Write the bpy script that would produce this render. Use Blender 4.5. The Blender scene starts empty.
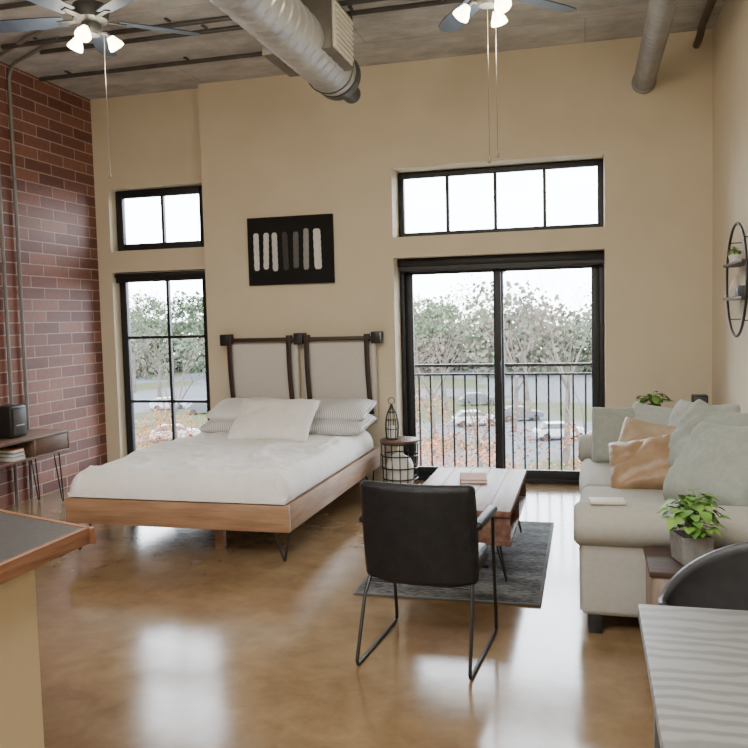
import bpy, bmesh, math, random
from mathutils import Vector, Matrix, noise
random.seed(7)
H=3.913; XL=-4.96; XR=1.03
COL=bpy.context.scene.collection

# ------------------------------------------------------------------ materials
MATS={}
def base_mat(name):
    m=bpy.data.materials.new(name); m.use_nodes=True
    nt=m.node_tree; return m,nt,nt.nodes['Principled BSDF']
def mat(name,c1,c2=None,rough=.6,metal=0,scale=6,bump=0,bscale=None,stretch=(1,1,1),coat=0,emis=None,estr=0,detail=4,spec=None,lo=.35,hi=.65,rvar=0):
    if name in MATS: return MATS[name]
    m,nt,b=base_mat(name); N=nt.nodes; L=nt.links
    tc=N.new('ShaderNodeTexCoord'); mp=N.new('ShaderNodeMapping'); mp.inputs['Scale'].default_value=stretch
    L.new(tc.outputs['Object'],mp.inputs[0])
    n=N.new('ShaderNodeTexNoise'); n.inputs['Scale'].default_value=scale; n.inputs['Detail'].default_value=detail
    L.new(mp.outputs[0],n.inputs['Vector'])
    r=N.new('ShaderNodeValToRGB'); r.color_ramp.elements[0].position=lo; r.color_ramp.elements[1].position=hi
    c2=c2 or tuple(min(1,v*1.12) for v in c1)
    r.color_ramp.elements[0].color=(*c1,1); r.color_ramp.elements[1].color=(*c2,1)
    L.new(n.outputs['Fac'],r.inputs[0]); L.new(r.outputs[0],b.inputs['Base Color'])
    b.inputs['Roughness'].default_value=rough; b.inputs['Metallic'].default_value=metal
    if coat: b.inputs['Coat Weight'].default_value=coat
    if spec is not None: b.inputs['Specular IOR Level'].default_value=spec
    if emis: b.inputs['Emission Color'].default_value=(*emis,1); b.inputs['Emission Strength'].default_value=estr
    if bump:
        n2=N.new('ShaderNodeTexNoise'); n2.inputs['Scale'].default_value=bscale or scale*4; n2.inputs['Detail'].default_value=3
        L.new(mp.outputs[0],n2.inputs['Vector'])
        bp=N.new('ShaderNodeBump'); bp.inputs['Strength'].default_value=bump; bp.inputs['Distance'].default_value=.02
        L.new(n2.outputs['Fac'],bp.inputs['Height']); L.new(bp.outputs[0],b.inputs['Normal'])
    MATS[name]=m; return m
def wood(name,c1,c2,axis='x',rough=.5,scale=3,spec=None):
    s={'x':(.12,1,1),'y':(1,.12,1),'z':(1,1,.12)}[axis]
    return mat(name,c1,c2,rough=rough,scale=scale*8,stretch=s,bump=.15,bscale=60,detail=6,lo=.3,hi=.7,spec=spec)
def floor_mat():
    m,nt,b=base_mat('stained_concrete'); N=nt.nodes; L=nt.links
    tc=N.new('ShaderNodeTexCoord')
    def nz(s,d,dist=0):
        n=N.new('ShaderNodeTexNoise'); n.inputs['Scale'].default_value=s; n.inputs['Detail'].default_value=d; n.inputs['Distortion'].default_value=dist
        n.inputs['Roughness'].default_value=.64
        L.new(tc.outputs['Object'],n.inputs['Vector']); return n
    n1=nz(.7,5,.2); n2=nz(5,13,.2)
    r1=N.new('ShaderNodeValToRGB'); e=r1.color_ramp.elements
    e[0].position=.3; e[0].color=(.16,.096,.045,1); e[1].position=.7; e[1].color=(.265,.175,.09,1)
    L.new(n1.outputs['Fac'],r1.inputs[0])
    r2=N.new('ShaderNodeValToRGB'); e=r2.color_ramp.elements
    e[0].position=.32; e[0].color=(.115,.068,.032,1); e[1].position=.70; e[1].color=(.33,.225,.12,1)
    L.new(n2.outputs['Fac'],r2.inputs[0])
    mx=N.new('ShaderNodeMix'); mx.data_type='RGBA'; mx.inputs[0].default_value=.45
    L.new(r1.outputs[0],mx.inputs[6]); L.new(r2.outputs[0],mx.inputs[7])
    L.new(mx.outputs[2],b.inputs['Base Color'])
    mr=N.new('ShaderNodeMapRange'); mr.inputs[1].default_value=.3; mr.inputs[2].default_value=.7; mr.inputs[3].default_value=.09; mr.inputs[4].default_value=.21
    L.new(n1.outputs['Fac'],mr.inputs[0]); L.new(mr.outputs[0],b.inputs['Roughness'])
    bp=N.new('ShaderNodeBump'); bp.inputs['Strength'].default_value=.03; bp.inputs['Distance'].default_value=.02
    L.new(n2.outputs['Fac'],bp.inputs['Height']); L.new(bp.outputs[0],b.inputs['Normal'])
    b.inputs['Specular IOR Level'].default_value=.95
    return m
def brick_mat():
    m,nt,b=base_mat('red_brick'); N=nt.nodes; L=nt.links
    tc=N.new('ShaderNodeTexCoord'); sp=N.new('ShaderNodeSeparateXYZ'); cb=N.new('ShaderNodeCombineXYZ')
    L.new(tc.outputs['Object'],sp.inputs[0]); L.new(sp.outputs['Y'],cb.inputs['X']); L.new(sp.outputs['Z'],cb.inputs['Y'])
    br=N.new('ShaderNodeTexBrick'); L.new(cb.outputs[0],br.inputs['Vector'])
    br.inputs['Scale'].default_value=1; br.inputs['Brick Width'].default_value=.38; br.inputs['Row Height'].default_value=.108
    br.inputs['Mortar Size'].default_value=.0055; br.inputs['Mortar Smooth'].default_value=.25; br.inputs['Bias'].default_value=-.1
    br.inputs['Color1'].default_value=(.145,.056,.046,1); br.inputs['Color2'].default_value=(.275,.115,.083,1)
    br.inputs['Mortar'].default_value=(.44,.335,.27,1)
    n=N.new('ShaderNodeTexNoise'); n.inputs['Scale'].default_value=22; n.inputs['Detail'].default_value=6
    L.new(tc.outputs['Object'],n.inputs['Vector'])
    mx=N.new('ShaderNodeMix'); mx.data_type='RGBA'; mx.blend_type='OVERLAY'; mx.inputs[0].default_value=.3
    L.new(br.outputs['Color'],mx.inputs[6]); L.new(n.outputs['Fac'],mx.inputs[7]); L.new(mx.outputs[2],b.inputs['Base Color'])
    b.inputs['Roughness'].default_value=.6; b.inputs['Specular IOR Level'].default_value=.4
    inv=N.new('ShaderNodeMath'); inv.operation='SUBTRACT'; inv.inputs[0].default_value=1
    L.new(br.outputs['Fac'],inv.inputs[1])
    bp=N.new('ShaderNodeBump'); bp.inputs['Strength'].default_value=.4; bp.inputs['Distance'].default_value=.006
    L.new(inv.outputs[0],bp.inputs['Height']); L.new(bp.outputs[0],b.inputs['Normal'])
    return m
def ceiling_mat():
    m,nt,b=base_mat('board_formed_concrete'); N=nt.nodes; L=nt.links
    tc=N.new('ShaderNodeTexCoord'); mp=N.new('ShaderNodeMapping'); mp.inputs['Scale'].default_value=(.7,1.3,1)
    L.new(tc.outputs['Object'],mp.inputs[0])
    n=N.new('ShaderNodeTexNoise'); n.inputs['Scale'].default_value=4; n.inputs['Detail'].default_value=12; n.inputs['Roughness'].default_value=.68
    L.new(mp.outputs[0],n.inputs['Vector'])
    r=N.new('ShaderNodeValToRGB'); r.color_ramp.elements[0].position=.32; r.color_ramp.elements[1].position=.68
    r.color_ramp.elements[0].color=(.34,.335,.32,1); r.color_ramp.elements[1].color=(.64,.63,.61,1)
    L.new(n.outputs['Fac'],r.inputs[0])
    br=N.new('ShaderNodeTexBrick'); L.new(tc.outputs['Object'],br.inputs['Vector'])
    br.inputs['Scale'].default_value=1; br.inputs['Brick Width'].default_value=3.6; br.inputs['Row Height'].default_value=.6; br.inputs['Mortar Size'].default_value=.006
    br.inputs['Color1'].default_value=(.94,.94,.94,1); br.inputs['Color2'].default_value=(1,1,1,1); br.inputs['Mortar'].default_value=(.72,.72,.72,1)
    mx=N.new('ShaderNodeMix'); mx.data_type='RGBA'; mx.blend_type='MULTIPLY'; mx.inputs[0].default_value=1
    L.new(r.outputs[0],mx.inputs[6]); L.new(br.outputs['Color'],mx.inputs[7]); L.new(mx.outputs[2],b.inputs['Base Color'])
    b.inputs['Roughness'].default_value=.85
    bp=N.new('ShaderNodeBump'); bp.inputs['Strength'].default_value=.4; bp.inputs['Distance'].default_value=.02
    L.new(n.outputs['Fac'],bp.inputs['Height']); L.new(bp.outputs[0],b.inputs['Normal'])
    return m
def stripes_mat(name,c1,c2,scale,rough,axis='X',dist=0,bump=0,det=3,stretch=(1,1,1),spec=.5):
    m,nt,b=base_mat(name); N=nt.nodes; L=nt.links
    tc=N.new('ShaderNodeTexCoord'); w=N.new('ShaderNodeTexWave'); w.bands_direction=axis
    mp=N.new('ShaderNodeMapping'); mp.inputs['Scale'].default_value=stretch; L.new(tc.outputs['Object'],mp.inputs[0])
    w.inputs['Scale'].default_value=scale; w.inputs['Distortion'].default_value=dist; w.inputs['Detail'].default_value=det
    L.new(mp.outputs[0],w.inputs['Vector'])
    r=N.new('ShaderNodeValToRGB'); r.color_ramp.elements[0].color=(*c1,1); r.color_ramp.elements[1].color=(*c2,1)
    r.color_ramp.elements[0].position=.2; r.color_ramp.elements[1].position=.7
    L.new(w.outputs['Fac'],r.inputs[0]); L.new(r.outputs[0],b.inputs['Base Color']); b.inputs['Roughness'].default_value=rough
    b.inputs['Specular IOR Level'].default_value=spec
    if bump:
        bp=N.new('ShaderNodeBump'); bp.inputs['Strength'].default_value=bump; bp.inputs['Distance'].default_value=.01
        L.new(w.outputs['Fac'],bp.inputs['Height']); L.new(bp.outputs[0],b.inputs['Normal'])
    MATS[name]=m; return m
def glass_mat():
    m=bpy.data.materials.new('clear_glass'); m.use_nodes=True; nt=m.node_tree; N=nt.nodes; L=nt.links; N.clear()
    o=N.new('ShaderNodeOutputMaterial'); t=N.new('ShaderNodeBsdfTransparent'); g=N.new('ShaderNodeBsdfGlossy'); g.inputs['Roughness'].default_value=.02
    fr=N.new('ShaderNodeFresnel'); fr.inputs['IOR'].default_value=1.25
    mx=N.new('ShaderNodeMixShader'); L.new(fr.outputs[0],mx.inputs[0]); L.new(t.outputs[0],mx.inputs[1]); L.new(g.outputs[0],mx.inputs[2]); L.new(mx.outputs[0],o.inputs[0])
    return m
M_wall=mat('tan_wall_paint',(.695,.615,.455),(.725,.64,.48),rough=.85,scale=3,bump=.04,bscale=120)
M_floor=floor_mat(); M_brick=brick_mat(); M_ceil=ceiling_mat(); M_glass=glass_mat()
M_black=mat('black_metal',(.010,.010,.011),(.016,.016,.016),rough=.4)
M_bframe=mat('black_window_frame',(.009,.010,.013),(.014,.015,.018),rough=.45)
M_leather=mat('black_leather',(.007,.007,.008),(.012,.012,.014),rough=.45,scale=20,bump=.25,bscale=140,spec=.35)
M_shell=mat('charcoal_shell',(.014,.015,.018),(.022,.023,.026),rough=.45,scale=20)
M_oak=wood('oak_wood',(.25,.135,.072),(.41,.245,.14),'x')
M_oaky=wood('oak_wood_long',(.23,.125,.068),(.38,.23,.13),'y')
M_walnut=wood('dark_walnut',(.03,.016,.012),(.06,.032,.022),'x',rough=.45)
M_strap=mat('dark_leather_strap',(.028,.014,.012),(.045,.024,.02),rough=.5)
M_white=mat('white_linen',(.84,.83,.81),(.89,.88,.86),rough=.9,scale=5,bump=.35,bscale=14)
M_ivory=mat('ivory_fabric',(.86,.85,.82),(.91,.90,.875),rough=.9,scale=12,bump=.3,bscale=30)
M_stripe=stripes_mat('striped_pillowcase',(.44,.45,.46),(.82,.82,.81),18,.9,'X')
M_sofa=mat('greige_sofa_fabric',(.385,.372,.33),(.415,.402,.36),rough=.92,scale=40,bump=.1,bscale=300)
M_sage=mat('sage_gray_fabric',(.315,.345,.30),(.355,.385,.34),rough=.92,scale=30,bump=.12,bscale=200)
M_grayf=mat('light_gray_fabric',(.42,.445,.42),(.46,.485,.46),rough=.92,scale=30,bump=.12,bscale=200)
M_tan=mat('tan_leather_fabric',(.30,.19,.10),(.38,.25,.145),rough=.4,scale=10,bump=.35,bscale=20)
M_beige=mat('beige_leather_fabric',(.37,.275,.18),(.44,.335,.23),rough=.48,scale=10,bump=.35,bscale=20)
M_pad=mat('headboard_fabric',(.64,.615,.56),(.68,.655,.60),rough=.9,scale=50,bump=.2,bscale=200)
M_metal=mat('galvanized_steel',(.46,.46,.455),(.60,.60,.59),rough=.38,metal=.55,scale=4)
M_conduit=mat('painted_conduit',(.20,.18,.165),(.26,.24,.22),rough=.5,metal=.2)
M_dconduit=mat('dark_conduit',(.06,.057,.053),(.09,.085,.08),rough=.5,metal=.2)
M_dgray=mat('dark_gray_metal',(.07,.07,.07),(.11,.11,.11),rough=.5,metal=.4)
M_cream=mat('cream_plastic',(.62,.58,.49),(.68,.64,.55),rough=.6)

# ------------------------------------------------------------------ mesh builder
class MB:
    def __init__(s): s.bm=bmesh.new()
    def merge(s,t,mi=0,M=None):
        if M is not None: t.transform(M)
        if mi>=0:
            for f in t.faces: f.material_index=mi
        me=bpy.data.meshes.new('tmp'); t.to_mesh(me); t.free(); s.bm.from_mesh(me); bpy.data.meshes.remove(me); return s
    def box(s,x0,x1,y0,y1,z0,z1,mi=0,bev=0,seg=2,M=None):
        t=bmesh.new(); bmesh.ops.create_cube(t,size=1)
        for v in t.verts: v.co=Vector(((x0+x1)/2+v.co.x*(x1-x0),(y0+y1)/2+v.co.y*(y1-y0),(z0+z1)/2+v.co.z*(z1-z0)))
        if bev: bmesh.ops.bevel(t,geom=list(t.edges),offset=bev,segments=seg,affect='EDGES',profile=.5)
        return s.merge(t,mi,M)
    def tube(s,pts,r,seg=8,mi=0,closed=False,M=None,flat=None):
        pts=[Vector(p) for p in pts]; n=len(pts); t=bmesh.new(); rings=[]
        up=None
        for i,p in enumerate(pts):
            if closed: d=(pts[(i+1)%n]-pts[i-1])
            else: d=pts[min(i+1,n-1)]-pts[max(i-1,0)]
            d.normalize()
            if up is None:
                up=Vector((0,0,1)) if abs(d.z)<.9 else Vector((1,0,0))
            a=d.cross(up); 
            if a.length<1e-4: a=d.orthogonal()
            a.normalize(); b=a.cross(d).normalized(); up=b
            rr=r[i] if isinstance(r,(list,tuple)) else r
            fx,fy=flat or (1,1)
            rings.append([t.verts.new(p+(a*math.cos(2*math.pi*k/seg)*fx+b*math.sin(2*math.pi*k/seg)*fy)*rr) for k in range(seg)])
        m=n if closed else n-1
        for i in range(m):
            A=rings[i];B=rings[(i+1)%n]
            for k in range(seg): t.faces.new((A[k],A[(k+1)%seg],B[(k+1)%seg],B[k]))
        if not closed: t.faces.new(rings[0][::-1]); t.faces.new(rings[-1])
        bmesh.ops.recalc_face_normals(t,faces=t.faces)
        return s.merge(t,mi,M)
    def cyl(s,p0,p1,r0,r1=None,seg=24,mi=0,M=None):
        return s.tube([p0,p1],[r0,r0 if r1 is None else r1],seg,mi,M=M)
    def lathe(s,prof,c=(0,0,0),seg=24,mi=0,M=None):
        t=bmesh.new(); rings=[]
        for (r,z) in prof:
            r=max(r,1e-4); rings.append([t.verts.new((c[0]+r*math.cos(2*math.pi*k/seg),c[1]+r*math.sin(2*math.pi*k/seg),c[2]+z)) for k in range(seg)])
        for i in range(len(rings)-1):
            for k in range(seg): t.faces.new((rings[i][k],rings[i][(k+1)%seg],rings[i+1][(k+1)%seg],rings[i+1][k]))
        t.faces.new(rings[0][::-1]); t.faces.new(rings[-1])
        bmesh.ops.remove_doubles(t,verts=t.verts,dist=2e-4)
        bmesh.ops.recalc_face_normals(t,faces=t.faces)
        return s.merge(t,mi,M)
    def soft(s,x0,x1,y0,y1,z0,z1,r=.04,puff=.01,n=14,mi=0,nz=0,nscale=4,seed=0,M=None,botflat=False):
        t=bmesh.new(); lo=Vector((x0,y0,z0)); hi=Vector((x1,y1,z1)); c=(lo+hi)/2; hs=(hi-lo)/2
        r=min(r,*[v*.98 for v in hs])
        def samples(h):
            k=max(3,n//3); out=[-h+r*(1-math.cos(math.pi/2*i/k)) for i in range(k)]
            m=max(2,n-2*k); out+= [-(h-r)+2*(h-r)*i/m for i in range(m+1)]
            out+=[h-r*(1-math.cos(math.pi/2*(k-1-i)/k)) for i in range(k)]
            return out
        S=[samples(h) for h in hs]
        for ax in range(3):
            A=(ax+1)%3;B=(ax+2)%3
            for sg in (-1,1):
                g=[]
                for pa in S[A]:
                    row=[]
                    for pb in S[B]:
                        p=Vector((0,0,0)); p[ax]=sg*hs[ax]; p[A]=pa; p[B]=pb
                        inn=Vector([max(-hs[k]+r,min(hs[k]-r,p[k])) for k in range(3)])
                        d=p-inn; d=d.normalized() if d.length>1e-9 else Vector((0,0,0))
                        w=Vector([p[k]/hs[k] for k in range(3)])
                        pf=Vector([d[k]*puff*(1-w[(k+1)%3]**2)*(1-w[(k+2)%3]**2) for k in range(3)])
                        if botflat and pf.z<0: pf.z=0
                        P=c+inn+d*r+pf
                        if nz:
                            q2=P*nscale+Vector((seed*7.3,seed*3.1,seed*1.7))
                            P+=d*nz*(noise.noise(q2)+.5*noise.noise(q2*2.3))
                        row.append(t.verts.new(P))
                    g.append(row)
                for i in range(len(g)-1):
                    for j in range(len(g[0])-1): t.faces.new((g[i][j],g[i+1][j],g[i+1][j+1],g[i][j+1]))
        bmesh.ops.remove_doubles(t,verts=t.verts,dist=2e-4)
        bmesh.ops.recalc_face_normals(t,faces=t.faces)
        return s.merge(t,mi,M)
    def pillow(s,w,h,th,n=30,mi=0,nz=.012,seed=0,M=None,power=.5,pinch=.07,sag=0,crease=0):
        t=bmesh.new()
        for sg in (-1,1):
            g=[]
            for i in range(n+1):
                row=[]
                for j in range(n+1):
                    u=math.sin((i/n*2-1)*math.pi/2); v=math.sin((j/n*2-1)*math.pi/2)
                    x=w/2*u*(1-pinch*(1-v*v)*abs(u)); y=h/2*v*(1-pinch*(1-u*u)*abs(v))
                    cr=1-.05*(u*u*v*v)**2; x*=cr; y*=cr
                    k=max(0,(1-u**4)*(1-v**4)); z=sg*th/2*k**power*(1-sag*v*.6)
                    y-=sag*h*.12*(1-u*u)*(v+1)/2
                    q=Vector((x*5+seed*5.1,y*5+seed*2.3,sg*3+seed))
                    z+=nz*k**.3*(noise.noise(q)+.6*noise.noise(q*2.2)) 
                    if crease:
                        rd=1-2*abs(noise.noise(Vector((x*3+y*2+seed,y*3.5-x*2,sg*2+seed*1.3)))); z-=sg*crease*k**.4*max(0,rd)**5
                    edge=max(abs(u),abs(v))
                    if edge>.7: z+=sg*k**.5*.006*math.sin((math.atan2(v,u))*26+seed)
                    row.append(t.verts.new((x,y,z)))
                g.append(row)
            for i in range(n):
                for j in range(n): t.faces.new((g[i][j],g[i+1][j],g[i+1][j+1],g[i][j+1]))
        bmesh.ops.remove_doubles(t,verts=t.verts,dist=1e-4); bmesh.ops.recalc_face_normals(t,faces=t.faces)
        return s.merge(t,mi,M)
    def poly(s,pts,h,mi=0,M=None,bev=0):
        t=bmesh.new(); vs=[t.verts.new(p) for p in pts]; f=t.faces.new(vs)
        r=bmesh.ops.extrude_face_region(t,geom=[f]); 
        for v in [e for e in r['geom'] if isinstance(e,bmesh.types.BMVert)]: v.co+=Vector(h)
        bmesh.ops.recalc_face_normals(t,faces=t.faces)
        if bev: bmesh.ops.bevel(t,geom=list(t.edges),offset=bev,segments=2,affect='EDGES')
        return s.merge(t,mi,M)
def finish(mb,name,mats,off=(0,0,0),ang=38,smooth=True):
    me=bpy.data.meshes.new(name); mb.bm.transform(Matrix.Translation(-Vector(off))); mb.bm.to_mesh(me); mb.bm.free()
    for m in (mats if isinstance(mats,(list,tuple)) else [mats]): me.materials.append(m)
    if smooth:
        for p in me.polygons: p.use_smooth=True
        me.set_sharp_from_angle(angle=math.radians(ang))
    ob=bpy.data.objects.new(name,me); COL.objects.link(ob); return ob
def tag(o,label,cat,group=None,kind=None):
    o['label']=label; o['category']=cat
    if group: o['group']=group
    if kind: o['kind']=kind
    return o
def thing(name,loc,label,cat,rz=0,group=None):
    e=bpy.data.objects.new(name,None); e.empty_display_size=.1; e.location=loc; e.rotation_euler=(0,0,rz); COL.objects.link(e)
    return tag(e,label,cat,group)
def part(par,name,mb,mats,local=False,label=None,root=None,ang=38):
    off=(0,0,0) if local else (root or par).location
    o=finish(mb,name,mats,off,ang); o.parent=par
    if label: o['label']=label
    return o
def single(name,mb,mats,loc,label,cat,group=None,kind=None,local=False,rz=0,ang=38):
    o=finish(mb,name,mats,(0,0,0) if local else loc,ang); o.location=loc; o.rotation_euler=(0,0,rz); return tag(o,label,cat,group,kind)
def dup(root,loc,rz=None,scale=None,label=None):
    def cp(o,par):
        c=o.copy(); COL.objects.link(c); c.parent=par
        for ch in list(o.children): cp(ch,c)
        return c
    c=cp(root,None); c.location=loc
    if rz is not None: c.rotation_euler=(0,0,rz)
    if scale: c.scale=(scale,)*3 if not isinstance(scale,tuple) else scale
    if label: c['label']=label
    return c
def struct(name,mb,mats):
    o=finish(mb,name,mats); o['kind']='structure'; return o
def T(x,y,z,rx=0,ry=0,rz=0):
    return Matrix.Translation((x,y,z))@Matrix.Rotation(rz,4,'Z')@Matrix.Rotation(ry,4,'Y')@Matrix.Rotation(rx,4,'X')
R=math.radians

# ------------------------------------------------------------------ room shell
YB=-10.2; XP=-3.67; YBAY=.13
mb=MB(); mb.box(XL-.2,XR+.2,YB-.2,.4,-.2,0); struct('floor',mb,M_floor)
mb=MB(); mb.box(XL-.2,XR+.2,YB-.2,.4,H,H+.2); struct('ceiling',mb,M_ceil)
mb=MB(); mb.box(XL-.2,XL,YB-.2,YBAY,0,H); struct('wall_left',mb,M_brick)
mb=MB(); mb.box(XR,XR+.2,YB-.2,.4,0,H); struct('wall_right',mb,M_wall)
mb=MB(); mb.box(XL,XR,YB-.2,YB,0,H); struct('wall_front',mb,M_wall)
mb=MB()
mb.box(XL-.2,-4.80,YBAY,.4,0,H)
for z0,z1 in((0,.10),(2.125,2.345),(2.985,H)): mb.box(-4.80,XP,YBAY,.4,z0,z1)
mb.box(XP,-1.745,0,.4,0,H)
for z0,z1 in((2.14,2.33),(2.965,H)): mb.box(-1.745,.155,0,.4,z0,z1)
mb.box(.155,XR,0,.4,0,H)
struct('wall_back',mb,M_wall)
def window(name,x0,x1,z0,z1,w,vb,hb,y0=.25,y1=.31,bw=.03,wr=None):
    mb=MB(); wr=wr or w
    mb.box(x0,x0+w,y0,y1,z0,z1,0,.004); mb.box(x1-wr,x1,y0,y1,z0,z1,0,.004)
    mb.box(x0+w,x1-wr,y0,y1,z0,z0+w,0,.004); mb.box(x0+w,x1-wr,y0,y1,z1-w,z1,0,.004)
    for x in vb: mb.box(x-bw/2,x+bw/2,y0+.01,y1-.01,z0+w,z1-w,0)
    for z in hb: mb.box(x0+w,x1-wr,y0+.012,y1-.012,z-bw/2,z+bw/2,0)
    mb.box(x0+w,x1-wr,y0+.028,y0+.032,z0+w,z1-w,1)
    return struct(name,mb,[M_bframe,M_glass])
window('window_1',-4.795,XP,.10,2.12,.075,[-4.24],[.76,1.44],wr=.165)
window('window_2',-4.795,XP,2.35,2.98,.075,[-4.26],[],wr=.165)
window('window_3',-1.743,.153,2.335,2.96,.055,[-1.27,-.82,-.37],[])
mb=MB(); y0,y1=.24,.34
mb.box(-1.743,-1.70,y0,y1,0,2.14,0,.004); mb.box(.11,.153,y0,y1,0,2.14,0,.004)
mb.box(-1.70,.11,y0,y1,2.06,2.14,0,.004); mb.box(-1.70,.11,y0,y1,0.0,.035,0,.004)
for (a,b,yy) in((-1.70,-.76,.295),(-.85,.11,.25)):
    mb.box(a,a+.07,yy,yy+.035,.035,2.06,0,.003); mb.box(b-.07,b,yy,yy+.035,.035,2.06,0,.003)
    mb.box(a+.07,b-.07,yy,yy+.035,.035,.12,0,.003); mb.box(a+.07,b-.07,yy,yy+.035,1.99,2.06,0,.003)
    mb.box(a+.07,b-.07,yy+.015,yy+.019,.12,1.99,1)
mb.box(-.80,-.785,.225,.25,.95,1.15,0,.003)
struct('door_1',mb,[M_bframe,M_glass])
def shade(x0,x1,z,r,lab):
    o=thing('roller_shade',((x0+x1)/2,.17,z),lab,'window shade',group='black roller shades over the openings')
    mb=MB(); mb.box(x0,x1,.15,.235,z-r,z+r,0,.008); part(o,'shade_cassette',mb,M_black)
    mb=MB(); mb.box(x0+.01,x1-.01,.165,.172,z-r-.035,z-r,0); mb.box(x0+.01,x1-.01,.16,.178,z-r-.05,z-r-.033,0,.004); part(o,'shade_cloth',mb,M_black)
shade(-1.74,.15,2.10,.038,'rolled-up black roller shade above sliding glass door')
shade(-4.79,XP-.005,2.09,.022,'slim rolled-up black roller shade above tall window')

# ------------------------------------------------------------------ balcony rail
o=thing('balcony_railing',(-.8,.62,0),'black metal balcony railing with vertical balusters','railing')
xa,xb,yr=-2.0,.45,.62
def bx(n,*a,**k):
    mb=MB(); mb.box(*a,**k); part(o,n,mb,M_black)
bx('top_rail',xa,xb,yr-.02,yr+.02,1.075,1.105); bx('mid_rail',xa,xb,yr-.012,yr+.012,.99,1.01); bx('bottom_rail',xa,xb,yr-.015,yr+.015,.02,.05)
for x in(xa,xb):
    bx('side_rail',x-.015,x+.015,.40,yr,1.075,1.105); bx('side_rail',x-.015,x+.015,.40,yr,.02,.05); bx('post',x-.02,x+.02,yr-.02,yr+.02,0.0,1.11)
n=21
for i in range(1,n):
    x=xa+(xb-xa)*i/n; bx('baluster',x-.009,x+.009,yr-.009,yr+.009,.05,.99)
# ------------------------------------------------------------------ bed
bx0,bx1,by0,by1=-3.53,-1.87,-2.58,-.2
bed=thing('bed_frame',(-2.7,-1.4,0),'low oak platform bed frame on black hairpin legs','bed')
mb=MB(); mb.box(bx0,bx1,by0,by0+.045,.21,.385,0,.006); part(bed,'footboard_rail',mb,M_oak)
for x in(bx0,bx1-.04):
    mb=MB(); mb.box(x,x+.04,by0+.046,by1,.21,.385,0,.006); part(bed,'side_rail',mb,M_oaky)
mb=MB(); mb.box(bx0+.041,bx1-.041,by1-.04,by1,.21,.385,0,.006); part(bed,'head_rail',mb,M_oak)
for i in range(8):
    y=by0+.12+i*.275; mb=MB(); mb.box(bx0+.041,bx1-.041,y,y+.09,.25,.275,0,.003); part(bed,'slat',mb,M_oak)
for (x,y,dx,dy) in((bx1-.09,by0+.09,.06,-.03),(bx0+.09,by0+.09,-.06,-.03),(bx1-.09,by1-.1,.05,.03),(bx0+.09,by1-.1,-.05,.03)):
    mb=MB(); f=(x+dx*.5,y+dy,.008)
    for s in(-1,1): mb.tube([(x+s*.055,y+.02*s,.215),(f[0]+s*.008,f[1],.03),(f[0],f[1],.008)],.009,8)
    mb.box(x-.075,x+.075,y-.05,y+.05,.206,.212); part(bed,'hairpin_leg',mb,M_black)
for y in(by0+.3,by1-.5):
    mb=MB(); mb.box(-2.53,-2.47,y-.03,y+.03,0,.21,0,.004); part(bed,'center_leg',mb,M_oak)
mb=MB(); mb.soft(-3.47,-1.93,-2.51,-.27,.28,.392,.03,.0,10); single('mattress',mb,M_white,(-2.7,-1.4,.28),'white mattress sunk inside oak platform bed frame','mattress')
def comforter():
    t=bmesh.new(); nx,ny=110,140; x0,x1,y0,y1=-3.515,-1.888,-2.566,-.34; g=[]; RR=.085
    for i in range(nx+1):
        row=[]
        for j in range(ny+1):
            u=i/nx; uu=.5-.5*math.cos(math.pi*u); u=.4*u+.6*uu; v=j/ny; v=v**1.35
            x=x0+(x1-x0)*u; y=y0+(y1-y0)*v
            ex=min(x-x0,x1-x); ey=y-y0; e=min(ex,ey)
            if ex<RR and ey<RR: e=max(0,RR-math.hypot(RR-ex,RR-ey)*.85)
            k=min(1,e/RR); z=.41+.135*math.sqrt(max(0,1-(1-k)**2))
            q=Vector((x*2.3,y*2.0,0)); w=noise.noise(q)*.014+noise.noise(q*2.6+Vector((5,2,0)))*.014+noise.noise(q*6)*.008+noise.noise(q*13)*.004
            rd=1-abs(noise.noise(Vector((x*1.6+y*.7,y*1.1-x*.5,3))))*2; w+=.024*max(0,rd)**4
            rd=1-abs(noise.noise(Vector((x*3.1-y*1.2,y*2.1+x*.8,9))))*2; w+=.018*max(0,rd)**5
            z+=w*(.35+.65*k)+.02*k
            row.append(t.verts.new((x,y,z)))
        g.append(row)
    for i in range(nx):
        for j in range(ny): t.faces.new((g[i][j],g[i+1][j],g[i+1][j+1],g[i][j+1]))
    be=[e for e in t.edges if e.is_boundary]
    r=bmesh.ops.extrude_edge_only(t,edges=be)
    for v in [e for e in r['geom'] if isinstance(e,bmesh.types.BMVert)]:
        v.co.z=.394; v.co.x=-2.7+(v.co.x+2.7)*.985
    bmesh.ops.recalc_face_normals(t,faces=t.faces)
    mb=MB(); mb.merge(t); return mb
single('comforter',comforter(),M_white,(-2.7,-1.4,.40),'rumpled white comforter spread over the bed mattress','bedding',ang=80)
def pil(name,w,h,th,M,mats,lab,cat,seed=0,group=None,nz=.012,pinch=.07,spin=0,sag=0,crease=0,power=.5):
    mb=MB(); mb.pillow(w,h,th,seed=seed,nz=nz,pinch=pinch,sag=sag,crease=crease,power=power); o=finish(mb,name,mats,ang=80); o.matrix_world=M@Matrix.Rotation(R(spin),4,'Z'); return tag(o,lab,cat,group)
pg='sleeping pillows at the head of the bed'
pil('pillow',.74,.46,.15,T(-3.08,-.52,.645,R(8),0,R(2)),M_stripe,'gray-striped sleeping pillow lying flat near headboard','pillow',1,pg,crease=.012)
pil('pillow',.74,.46,.15,T(-2.22,-.52,.645,R(8),0,R(-3)),M_stripe,'gray-striped sleeping pillow lying flat near headboard','pillow',2,pg,crease=.012)
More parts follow.
